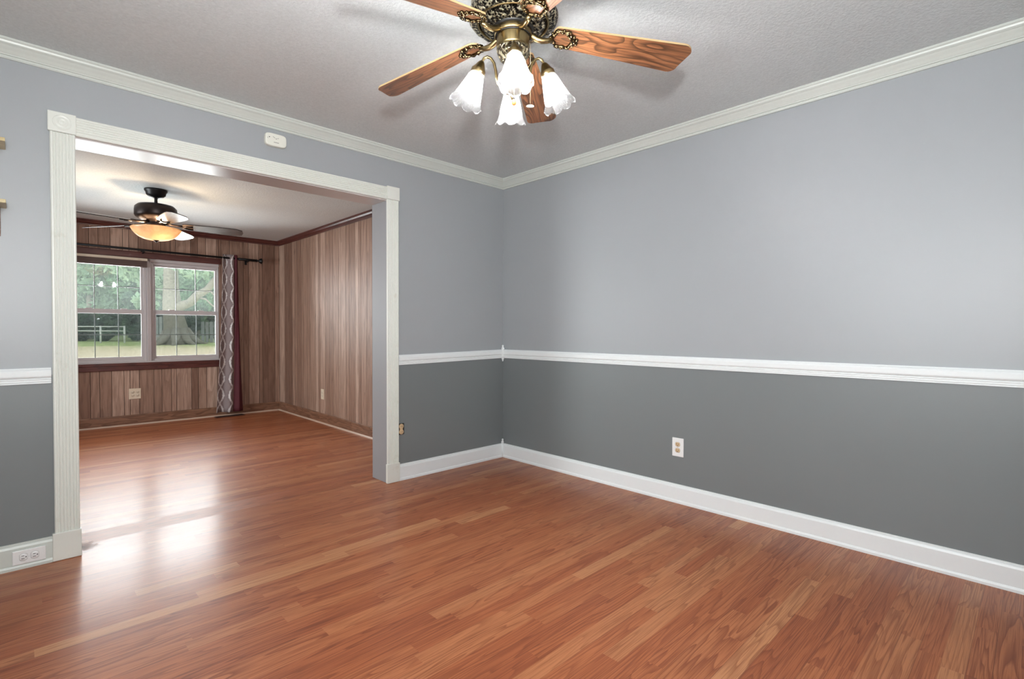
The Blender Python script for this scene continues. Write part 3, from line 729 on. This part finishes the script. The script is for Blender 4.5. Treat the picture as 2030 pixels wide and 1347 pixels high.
duplex('wall_outlet', 'white plate outlet with tan sockets low on the right grey wall', basis((0, -1.683, .364), (0, -1, 0), (0, 0, 1)), 'white_plastic', 'tan_plastic')
duplex('baseboard_outlet', 'white outlet lying sideways in the baseboard left of the opening', basis((-3.071, -.0145, .056), (0, 0, 1), (-1, 0, 0)), 'white_plastic', 'white_plastic', w=.066, h=.116)
duplex('double_outlet', 'square ivory outlet plate on the panelling under the windows', basis((-2.114, FY, .366), (1, 0, 0), (0, 0, 1)), 'ivory_plastic', 'ivory_plastic', w=.116, h=.124, cols=2)
duplex('side_wall_outlet', 'narrow ivory outlet plate on the panelled side wall', basis((FX, 2.664, .350), (0, -1, 0), (0, 0, 1)), 'ivory_plastic', 'ivory_plastic', w=.078, h=.122)
bo = thing('uncovered_outlet', 'bare beige outlet without cover beside the right door casing', 'outlet', (-1.038, 0, .383))
mb = MB(); mb.bbox(-1.066, -1.017, -.0035, -.0005, .342, .426, .001); mb.build('box_opening', 'dark_slot', bo)
for zz in (.3625, .4045):
    mb = MB(); Mx = basis((-1.043, -.003, zz), (1, 0, 0), (0, 0, 1)); mb.lathe([(.0185, 0), (.0185, .006), (.017, .0075), (.0005, .0075)], 24, Mx); s = mb.build('receptacle', 'tan_plastic', bo)
    mb = MB()
    for sx in (-.006, .006): mb.box(sx-.0012, sx+.0012, -.003, .005, .0072, .0082, 0, Mx)
    mb.build('slots', 'dark_slot', s)
mb = MB(); mb.bbox(-1.055, -1.031, -.008, -.003, .375, .392, .001); mb.build('yoke', 'tan_plastic', bo)

det = thing('gas_detector', 'small white alarm on the grey wall above the opening', 'alarm', (-1.943, 0, 2.292))
Mx = basis((-1.943, 0, 2.292), (1, 0, 0), (0, 0, 1))
def rrect(w, h, p=4.5, n=48): return [(w/2*math.copysign(abs(math.cos(a))**(2/p), math.cos(a)), h/2*math.copysign(abs(math.sin(a))**(2/p), math.sin(a))) for a in [2*PI*i/n for i in range(n)]]
def slab(mb, outline, layers, Mx, mi=0):
    n = len(outline); vs = []
    for sc, z in layers: vs += [Mx @ V((x*sc, yv*sc, z)) for x, yv in outline]
    fs = [(j*n+i, j*n+(i+1) % n, (j+1)*n+(i+1) % n, (j+1)*n+i) for j in range(len(layers)-1) for i in range(n)]
    fs += [tuple(range((len(layers)-1)*n, len(layers)*n)), tuple(reversed(range(n)))]
    mb.add(vs, fs, mi, False)
mb = MB(); slab(mb, rrect(.128, .078), [(.96, .001), (.96, .010), (1, .012), (1, .026), (.95, .032), (.86, .034)], Mx); mb.build('body', 'detector', det)
mb = MB(); mb.lathe([(.0030, .0335), (.0030, .0352), (.0005, .0355)], 14, Mx @ Matrix.Translation((-.040, .010, 0))); mb.build('indicator', 'dark_slot', det)
mb = MB(); mb.tube([Mx @ V((-.052+.001*i, .008-.010*math.sin(PI*i/9*.6), .0342)) for i in range(6)], .0007, 6); mb.build('indicator_mark', 'outline', det)
mb = MB(); mb.tube([Mx @ V((-.020+.0022*i, .017-.0012*i, .0345)) for i in range(7)], .0010, 6); mb.build('sounder_slot', 'outline', det)
mb = MB(); mb.tube([Mx @ V((.006+.0022*i, .008+.0012*i, .0345)) for i in range(5)], .0010, 6); mb.build('sounder_slot', 'outline', det)
mb = MB(); mb.lathe([(.0026, .0338), (.0026, .0352), (.0005, .0354)], 12, Mx @ Matrix.Translation((.0, .006, 0)))
mb.build('test_button', 'outline', det)
mb = MB()
for i in range(7): mb.box(-.014+i*.0044, -.0108+i*.0044, -.0185, -.0145, .0338, .0346, 0, Mx)
mb.build('lettering', 'outline', det, label='small grey line of worn lettering')

vt = thing('floor_vent', 'dark brown floor register below the curtains', 'floor vent', (-1.13, FY-.11, 0))
mb = MB(); mb.bbox(-1.30, -.96, FY-.150, FY-.040, .001, .006, .002); mb.build('frame', 'vent', vt)
mb = MB()
for i in range(22): mb.box(-1.285+i*.0142, -1.279+i*.0142, FY-.138, FY-.052, .0055, .0068)
mb.build('slots', 'dark_slot', vt)

def shelf(z, dep, th, label, bmat):
    s = thing('wall_shelf', label, 'shelf', (-3.30, 0, z), 'wooden shelves at the left edge')
    mb = MB(); mb.bbox(XW+.004, -3.130, -dep, -.0005, z, z+th, .0015); mb.build('board', 'shelf', s)
    mb = MB(); mb.bbox(-3.20, -3.150, -.018, -.0005, z-.13, z-.0005, .002); mb.bbox(-3.20, -3.150, -dep*.7, -.018, z-.016, z-.0005, .002); mb.build('bracket', bmat, s)
shelf(1.948, .155, .016, 'upper of two pine wall shelves at the left edge', 'white_plastic')
shelf(1.679, .155, .016, 'lower of two pine wall shelves at the left edge', 'base_wood')

# ------------------------------------------------------------------ ceiling fans
def fan_frame(c):
    """columns: right, forward, up"""
    return Matrix(((RGT.x, FWD.x, 0, c[0]), (RGT.y, FWD.y, 0, c[1]), (0, 0, 1, c[2]), (0, 0, 0, 1)))
def radial(c, th):
    """local x = outward at angle th clockwise from the look direction, y = towards increasing th, z up"""
    d = FWD*math.cos(th)+RGT*math.sin(th); t = -FWD*math.sin(th)+RGT*math.cos(th)
    return Matrix(((d.x, t.x, 0, c[0]), (d.y, t.y, 0, c[1]), (0, 0, 1, c[2]), (0, 0, 0, 1)))
def blade_mesh(outline, Mx, th, zf):
    """outline: (u,v) loop; zf(u,v) gives height"""
    n = len(outline); mb = MB()
    top = [Mx @ V((a, b, zf(a, b)+th)) for a, b in outline]; bot = [Mx @ V((a, b, zf(a, b))) for a, b in outline]
    uvp = [(a, b) for a, b in outline]
    mb.add(top, [tuple(reversed(range(n)))], 0, False, [list(reversed(uvp))])
    mb.add(bot, [tuple(range(n))], 0, False, [uvp])
    mb.add(bot+top, [((i+1) % n, i, n+i, n+(i+1) % n) for i in range(n)], 1)
    return mb
def rounded_tip(r0, w0, r1, w1, slant=0, rc=.03, root_round=.5):
    pts = []
    for k in range(9):                                   # rounded root
        a = -PI/2-PI*k/8; pts.append((r0+w0/2*root_round+w0/2*root_round*math.cos(a), w0/2*math.sin(a)))
    for cxs, sg in ((slant, 1), (-slant, -1)):           # two rounded tip corners
        cc = (r1+cxs-rc, sg*(w1/2-rc))
        for k in range(6):
            a = (PI/2-PI/2*k/5) if sg > 0 else (-PI/2*k/5)
            pts.append((cc[0]+rc*math.cos(a), cc[1]+rc*math.sin(a)))
    return pts[::-1]

FCN = V((-1.738, -1.913, 0))
fan = thing('ceiling_fan', 'brass five-blade ceiling fan with four glowing tulip shades, nearest', 'ceiling fan', (FCN.x, FCN.y, H))
T0 = Matrix.Translation(FCN)
mb = MB()
mb.lathe([(.0005, H), (.075, H), (.078, H-.006), (.078, H-.030), (.110, H-.036), (.150, H-.050), (.158, H-.075), (.160, H-.110), (.166, H-.122)], 56, T0, 0)
mb.build('motor_housing', 'brass', fan)
mb = MB()
mb.lathe([(.166, 2.318), (.170, 2.312), (.168, 2.300), (.150, 2.298), (.140, 2.296)], 72, T0, 1, None)
band = [(.126, 2.290), (.122, 2.283), (.115, 2.276), (.105, 2.270), (.095, 2.266), (.080, 2.264)]
mb.lathe([(.168, 2.300), (.160, 2.290), (.150, 2.284), (.138, 2.282)], 72, T0, 0, lambda a, j, r, z: (r, z-.002*math.sin(18*a)*(1 if j in (1, 2) else 0)))
mb.lathe(band, 120, T0, 0, lambda a, j, r, z: (r, z-(.004*abs(math.sin(14*a)) if 0 < j < 5 else 0)))
mb.build('ornate_lower_housing', ['brass_orn', 'brass_orn'], fan)
mb = MB(); mb.lathe([(.137, 2.286), (.136, 2.281), (.132, 2.280), (.129, 2.282), (.128, 2.288)], 72, T0); mb.build('brass_ring', 'brass', fan)
mb = MB(); mb.lathe([(.080, 2.275), (.078, 2.262), (.074, 2.258), (.066, 2.258), (.066, 2.262), (.0005, 2.262)], 48, T0); mb.build('gap_shadow_ring', 'black_gap', fan)
mb = MB(); mb.lathe([(.070, 2.258), (.071, 2.252), (.071, 2.240), (.068, 2.238)], 48, T0)
mb.lathe([(.0655, 2.239), (.064, 2.236)], 48, T0, 1)
mb.build('flywheel', ['brass', 'black_gap'], fan)
mb = MB(); mb.lathe([(.062, 2.240), (.0625, 2.200), (.0605, 2.194), (.058, 2.192)], 48, T0); mb.build('switch_housing', 'brass', fan)
mb = MB(); mb.lathe([(.0585, 2.194), (.061, 2.188), (.060, 2.176), (.054, 2.160), (.044, 2.148), (.032, 2.142)], 72, T0, 0, lambda a, j, r, z: (r*(1+(.045*math.sin(8*a) if 0 < j < 4 else 0)), z)); mb.build('ornate_cup', 'pewter_orn', fan)
mb = MB(); mb.lathe([(.032, 2.144), (.026, 2.125), (.024, 2.080), (.036, 2.066), (.038, 2.045), (.030, 2.028), (.014, 2.020), (.010, 2.008), (.006, 2.000), (.0005, 1.998)], 32, T0); mb.build('light_fitter', 'brass', fan)

ZR, ZT, RB = 2.243, 2.183, .66
for k in range(5):
    th = .229+k*2*PI/5
    Mx = radial((FCN.x, FCN.y, 0), th); sl = (ZT-ZR)/(RB-.18)
    zf = lambda a, b: ZR+sl*(a-.18)+b*math.tan(math.radians(12))
    bo_ = blade_mesh(rounded_tip(.150, .092, RB+.008, .142, .012, .034), Mx, .007, zf).build('blade', ['blade', 'blade_edge'], fan)
    # cast arm: curved tube and openwork medallion under the blade root
    mb = MB(); mb.tube([Mx @ V(p) for p in ((.062, 0, 2.248), (.075, 0, 2.244), (.092, 0, 2.234), (.110, 0, 2.229), (.130, 0, 2.230), (.150, 0, 2.234))], [.011, .0115, .0115, .011, .010, .009], 12)
    pts = []; rad = []
    for i in range(48):
        a = 2*PI*i/48; R = .037+.0035*math.cos(6*a); uu = .190+R*1.12*math.cos(a); vv = R*math.sin(a)
        pts.append(Mx @ V((uu, vv, zf(uu, vv)-.004))); rad.append(.0065+.0018*math.sin(12*a))
    mb.tube(pts, rad, 8, 1, False, True)
    for a in range(0, 360, 30):
        uu = .190+.043*math.cos(math.radians(a))*1.1; vv = .043*math.sin(math.radians(a)); mb.sphere(Mx @ V((uu, vv, zf(uu, vv)-.004)), .0062, 8, 1)
    for q in ((.235, 0, .011), (.243, .009, .007), (.243, -.009, .007), (.226, 0, .007)): mb.sphere(Mx @ V((q[0], q[1], zf(q[0], q[1])-.004)), q[2], 10, 1)
    mb.tube([Mx @ V((.196, .036, zf(.196, .036)-.006)), Mx @ V((.222, .012, zf(.222, .012)-.009)), Mx @ V((.232, 0, zf(.232, 0)-.010))], .0045, 8, 1)
    mb.build('blade_arm', ['brass', 'cast_brass'], fan)

def scallop(a, j, r, z):
    t = j/10.0; w = abs(math.cos(4*a)); k = max(0, t-.35)/.65
    return (r*(1+.02*k*(w-.5)), z+(-.012*k*k*(w-.55)))
for k in range(4):
    th = math.radians(177+90*k)
    Mx = radial((FCN.x, FCN.y, 0), th)
    mb = MB(); mb.tube([Mx @ V((a, 0, z)) for a, z in ((.030, 2.052), (.044, 2.050), (.056, 2.060), (.062, 2.082), (.066, 2.112), (.072, 2.138), (.084, 2.156), (.098, 2.161), (.110, 2.155), (.117, 2.142), (.120, 2.134))], .0052, 10)
    arm = mb.build('lamp_arm', 'brass', fan)
    A = Mx @ Matrix.Translation((.119, 0, 2.138)) @ Matrix.Rotation(-math.radians(21), 4, 'Y')     # local -z runs down the lamp axis
    mb = MB(); mb.lathe([(.0005, .006), (.009, .004), (.014, -.004), (.020, -.018), (.026, -.028), (.0275, -.030), (.0275, -.044), (.0255, -.048), (.020, -.046)], 28, A); mb.build('socket_cup', 'brass', arm)
    pr = [(.0255, -.036), (.0265, -.048), (.029, -.060), (.0325, -.074), (.036, -.088), (.0395, -.102), (.043, -.116), (.0465, -.130), (.051, -.144), (.0565, -.156), (.062, -.165)]
    mb = MB(); mb.lathe(pr, 96, A, 0, scallop); sh = mb.build('lamp_shade', 'shade', arm, 0, .0025)
    mb = MB(); mb.lathe([(.0005, -.134), (.012, -.132), (.023, -.124), (.029, -.110), (.029, -.098), (.024, -.082), (.015, -.066), (.013, -.050), (.0005, -.050)], 14, A); mb.build('light_bulb', 'bulb', arm)
def at(right, fwd, z): return FCN+RGT*right+FWD*fwd+V((0, 0, z))
mb = MB(); mb.tube([at(.063, 0, 2.215), at(.066, .004, 2.205), at(.066, .004, 1.99)], .0011, 6)
pc = mb.build('pull_chain', 'chain', fan)
mb = MB(); mb.lathe([(.0005, -.003), (.012, -.003), (.0145, -.001), (.0145, .001), (.012, .003), (.004, .0035), (.0005, .0035)], 24, Matrix.Translation(at(.066, .004, 1.980)) @ Matrix.Rotation(math.radians(38), 4, V(RGT))); mb.build('medallion_pull', 'medallion', pc)
mb = MB(); mb.tube([at(.004, -.030, 2.05), at(.004, -.044, 2.035), at(.004, -.045, 1.99)], .0011, 6)
pc = mb.build('pull_chain', 'chain', fan)
mb = MB(); mb.lathe([(.0005, .016), (.004, .015), (.005, .010), (.005, .006)], 14, Matrix.Translation(at(.004, -.045, 1.976)), 1); mb.sphere(at(.004, -.045, 1.972), .0105, 16, 0, 1.15); mb.build('wooden_pull', ['wood_ball', 'black_iron'], pc)

F2 = V((-2.215, 2.084, 0))
fan2 = thing('bowl_light_fan', 'dark bronze ceiling fan with amber bowl light in the panelled room', 'ceiling fan', (F2.x, F2.y, HF))
T2 = Matrix.Translation(F2)
mb = MB(); mb.lathe([(.0005, HF), (.086, HF), (.086, HF-.012), (.076, HF-.024), (.072, HF-.045), (.052, HF-.064), (.030, HF-.072), (.016, HF-.076)], 32, T2); mb.build('canopy', 'black_iron', fan2)
mb = MB(); mb.lathe([(.0125, HF-.070), (.0125, 2.215)], 16, T2); mb.lathe([(.013, 2.232), (.024, 2.226), (.026, 2.205), (.020, 2.200)], 20, T2); mb.build('downrod', 'black_iron', fan2)
mb = MB(); mb.lathe([(.018, 2.222), (.080, 2.218), (.135, 2.206), (.155, 2.186), (.158, 2.160), (.158, 2.118), (.150, 2.100), (.122, 2.082), (.085, 2.072), (.070, 2.066), (.066, 2.046), (.076, 2.040), (.0005, 2.038)], 40, T2); mb.build('motor_housing', 'bronze', fan2)
for k in range(5):
    th = math.radians(-12)+k*2*PI/5; Mx = radial((F2.x, F2.y, 0), th)
    zf = lambda a, b: 2.042-.03*(a-.2)+b*math.tan(math.radians(13))
    pts = [(.20, -.045), (.20, .045)]
    o_ = [(.195, .040), (.22, .052), (.40, .070), (.56, .078), (.62, .074), (.665, .052), (.675, .0), (.665, -.052), (.62, -.074), (.56, -.078), (.40, -.070), (.22, -.052), (.195, -.040)][::-1]
    blade_mesh(o_[::-1][::-1], Mx, .006, zf).build('blade', ['dark_blade', 'bronze'], fan2)
    mb = MB(); mb.tube([Mx @ V(p) for p in ((.070, 0, 2.060), (.115, 0, 2.050), (.160, 0, 2.046), (.205, 0, 2.047))], [.012, .010, .010, .009], 8)
    mb.tube([Mx @ V((uu, vv, zf(uu, vv)-.005)) for uu, vv in ((.275, .030), (.225, .020), (.200, 0), (.225, -.020), (.275, -.030))], .007, 8)
    mb.build('blade_arm', 'bronze', fan2)
mb = MB(); mb.lathe([(.060, 2.042), (.075, 2.036), (.080, 2.026), (.060, 2.020), (.0005, 2.020)], 28, T2); mb.build('light_fitter', 'bronze', fan2)
mb = MB(); mb.lathe([(.180, 2.008), (.186, 2.004), (.182, 1.996), (.172, 1.980), (.154, 1.956), (.128, 1.933), (.096, 1.917), (.056, 1.908), (.020, 1.905), (.0005, 1.904)], 48, T2); bwl = mb.build('glass_bowl', 'bowl', fan2, 0, .004)
mb = MB(); mb.lathe([(.0005, 1.911), (.026, 1.909), (.028, 1.905), (.018, 1.900), (.010, 1.894), (.006, 1.888), (.0005, 1.886)], 20, T2); mb.build('finial', 'bronze', fan2)
for sx, sy in ((.075, -.05), (-.085, .02)):
    l = bpy.data.lights.new('bowl_lamp', 'POINT'); l.energy = 8.0; l.color = (1, .72, .45); l.shadow_soft_size = .028
    o = bpy.data.objects.new('bowl_lamp', l); COL.objects.link(o); o.location = F2+RGT*sx+FWD*sy+V((0, 0, 1.975))

# ------------------------------------------------------------------ garden beyond the windows
mb = MB()
def gz(d): return -.28 if d < 7 else (-.28+.58*(d-7)/22 if d < 29 else .30+.01*(d-29))
prev = None; NL = 24
def gp(d, l): p = V((CAMX, CAMY, 0))+FWD*d+RGT*l; p.z = gz(d); return p
ds = [5.6, 7, 10, 14, 18, 22, 26, 29, 34, 42, 60]
vs = []; fs = []
for d in ds:
    for k in range(NL+1): vs.append(gp(d, -d*1.6+k*(d*2.2)/NL))
for j in range(len(ds)-1):
    for k in range(NL): fs.append((j*(NL+1)+k, j*(NL+1)+k+1, (j+1)*(NL+1)+k+1, (j+1)*(NL+1)+k))
# the ground starts outside the house wall
vs = [V((p.x, max(p.y, FY+.13), p.z)) if p.y < FY+.13 else p for p in vs]
mb.add(vs, fs, 0, True)
tag(mb.build('lawn', 'lawn'), 'back yard lawn with leaf litter beyond the windows', 'lawn', kind='structure')

def leaves(mb, blobs, n, size, seed):
    r = random.Random(seed)
    tot = sum(b[3]**2 for b in blobs)
    for c0, c1, c2, R in blobs:
        for _ in range(int(n*R*R/tot)):
            while True:
                p = V((r.uniform(-1, 1), r.uniform(-1, 1), r.uniform(-1, 1)))
                if .35 < p.length < 1: break
            p = V((c0, c1, c2))+V((p.x*R, p.y*R, p.z*R*.8)); s = size*r.uniform(.5, 1.3)
            a = V((r.gauss(0, 1), r.gauss(0, 1), r.gauss(0, 1))).normalized(); b = a.orthogonal().normalized()
            b = (b*math.cos(3*r.random())+a.cross(b)*math.sin(3*r.random())).normalized(); cc = a.cross(b)
            mb.add([p-b*s, p-cc*s*.5, p+b*s, p+cc*s*.5], [(0, 1, 2, 3)])
def tree(name, d, px, h, R, mat, n, size, label, seed, base=.25, cat='tree'):
    l = (px-1015)/1013.7*d; p = gp(d, l); r = random.Random(seed)
    t = thing(name, label, cat, p)
    mb = MB(); mb.tube([p+V((0, 0, -.1)), p+V((.1, 0, h*.3)), p+V((-.05, .1, h*.6))], [h*.03, h*.022, h*.012], 8); mb.build('trunk', 'bark', t)
    bl_ = []
    for i in range(22):
        a = r.random()*2*PI; q = R*r.uniform(.1, .75)
        bl_.append((p.x+q*math.cos(a), p.y+q*math.sin(a), p.z+h*(base+(1-base)*r.uniform(.12, .9)), R*r.uniform(.40, .62)))
    mb = MB(); leaves(mb, bl_, n, size, seed); mb.build('foliage', mat, t)
TG = 'trees beyond the back fence'
for d, px, h, R, mt, lab, seed, base in ((36, 175, 9, 1.2, 'leaf_pale', 'pale green tree at the left of the left window', 1, .10), (42, 215, 11, 1.6, 'leaf_mid', 'taller mid green tree, middle of the left window', 2, .08),
        (36, 268, 8.5, 1.2, 'leaf_mid', 'leafy green tree at the right of the left window', 3, .05), (42, 320, 12, 1.6, 'leaf_pale', 'pale tall tree behind the trunk of the old oak', 4, .08),
        (36, 388, 9, 1.2, 'leaf_mid', 'green tree right of the old oak trunk, centre of the right window', 5, .10), (42, 430, 11, 1.6, 'leaf_pale', 'pale tree at the right edge of the right window', 6, .08)):
    tree('background_tree', d, px, h, R, mt, 4400, .42, lab, seed, base)
for i, (px, h, mt, lab) in enumerate(((165, 2.2, 'leaf_dark', 'dark shrub behind the white rail fence, far left'), (217, 2.5, 'leaf_dark', 'dark shrub behind the rail fence, middle of left window'),
        (270, 3.4, 'leaf_dark', 'tall dark shrub at the right side of the left window'), (322, 2.5, 'leaf_dark', 'dark shrub just left of the old oak trunk'),
        (385, 2.7, 'leaf_dark', 'dark shrub just right of the old oak trunk'), (438, 2.7, 'leaf_dark', 'dark shrub behind the board fence at the right window edge'))):
    d = 33.0; l = (px-1015)/1013.7*d; p = gp(d, l); r = random.Random(60+i); b_ = []; R = .68
    for k in range(12): b_.append((p.x+R*r.uniform(-.6, .6), p.y+R*r.uniform(-.6, .6), p.z+h*r.uniform(.10, .85), R*r.uniform(.45, .62)))
    mb = MB(); leaves(mb, b_, 3000, .23, 80+i); tag(mb.build('dark_shrub', mt), lab, 'shrub', 'shrubs along the back fence')
for o in bpy.data.objects:
    if o.name.startswith('background_tree'): o['group'] = TG
r = random.Random(91); b_ = []
for k in range(90):
    q = gp(50+r.uniform(-1.5, 1.5), (-260+780*((k*.618) % 1)-1015)/1013.7*50); b_.append((q.x, q.y, q.z+(1.2 if k % 3 == 0 else r.uniform(2.5, 13)), r.uniform(2.0, 3.2)))
mb = MB(); leaves(mb, b_, 13000, .62, 92); tag(mb.build('woodland', 'leaf_mid'), 'dense green woodland far behind the garden trees and fences', 'woodland', None, 'stuff')
# old live oak
d0 = 28.5; P0 = gp(d0, (352-1015)/1013.7*d0)
oak = thing('live_oak', 'huge old oak with flared roots and a bare limb, right window', 'tree', P0)
mb = MB()
up = V((0, 0, 1))
mb.tube([P0+V((0, 0, -.2)), P0+up*.15, P0+up*.6+RGT*-.05, P0+up*1.4-RGT*.18, P0+up*2.2-RGT*.30, P0+up*3.2-RGT*.34, P0+up*5-RGT*.35, P0+up*7-RGT*.1], [.90, .78, .62, .52, .46, .38, .32, .24], 16)
rr_ = random.Random(4)
for k in range(9):
    a = 2*PI*k/9+.2; dd = V((math.cos(a), math.sin(a), 0)); L = rr_.uniform(1.0, 1.7)
    mb.tube([P0+dd*.35+up*.75, P0+dd*.75+up*.28, P0+dd*1.1+up*.10, P0+dd*L+up*-.05], [.30, .22, .14, .06], 8)
mb.build('trunk', 'bark', oak)
mb = MB(); mb.tube([P0+up*1.9-RGT*.25, P0+up*2.15+RGT*.25, P0+up*2.3+RGT*.7, P0+up*2.75+RGT*1.15, P0+up*3.05+RGT*1.7, P0+up*3.6+RGT*2.1, P0+up*3.75+RGT*3.0], [.34, .27, .23, .22, .19, .17, .12], 10); mb.build('limb', 'bark', oak)
mb = MB(); mb.tube([P0+up*2.65+RGT*1.0, P0+up*2.5+RGT*1.6, P0+up*2.2+RGT*1.9, P0+up*1.9+RGT*2.3], [.07, .05, .04, .02], 6)
mb.tube([P0+up*3.2+RGT*1.6, P0+up*2.7+RGT*2.1, P0+up*2.5+RGT*2.5], [.06, .04, .02], 6); mb.tube([P0+up*2.4+RGT*.4, P0+up*2.2+RGT*.9-FWD*.5], [.06, .02], 6); mb.build('twig', 'bark', oak)
r = random.Random(12); b_ = []
for k in range(14): b_.append((*(P0+RGT*r.uniform(-3.2, 3.6)+FWD*r.uniform(-1, 1.5)+up*r.uniform(3.8, 7.5)), r.uniform(.7, 1.3)))
for k in range(6): b_.append((*(P0+RGT*r.uniform(-1.6, -.4)+FWD*r.uniform(-.8, .4)+up*r.uniform(1.8, 3.6)), r.uniform(.4, .6)))
mb = MB(); leaves(mb, b_, 3200, .20, 33); mb.build('foliage', 'leaf_pale', oak)
# fences
d_ = 29.5; A_ = gp(d_, (120-1015)/1013.7*d_); B_ = gp(d_, (248-1015)/1013.7*d_)
rf = thing('rail_fence', 'low white pipe rail fence beyond the left window', 'fence', A_)
for hz in (.95, .70):
    mb = MB(); mb.tube([A_+up*hz, B_+up*hz], .030, 8); mb.build('rail', 'fence_white', rf)
for t_ in (.02, .62, .99):
    q = A_.lerp(B_, t_); mb = MB(); mb.tube([q+up*-.1, q+up*1.0], .045, 8); mb.build('post', 'fence_white', rf)
def board_fence(px0, px1, d, h, label):
    a = gp(d, (px0-1015)/1013.7*d); b = gp(d, (px1-1015)/1013.7*d); n = max(3, int((b-a).length/.22))
    t = thing('board_fence', label, 'fence', a, 'weathered board fence pieces')
    dirx = (b-a).normalized(); ang = math.atan2(dirx.y, dirx.x)
    for i in range(n):
        q = a.lerp(b, (i+.5)/n); Mx = Matrix.Translation(q) @ Matrix.Rotation(ang, 4, 'Z')
        mb = MB(); mb.box(-.095, .095, -.012, .012, -.05, h, 0, Mx); mb.build('board', 'fence_grey', t)
    Mx = Matrix.Translation(a) @ Matrix.Rotation(ang, 4, 'Z'); L = (b-a).length
    mb = MB(); mb.box(0, L, .012, .05, h*.75, h*.75+.09, 0, Mx); mb.build('rail', 'fence_grey', t)
board_fence(398, 440, 31, 1.25, 'weathered board fence at the right edge of the right window')
board_fence(300, 330, 31.5, 1.55, 'weathered board fence left of the old oak')
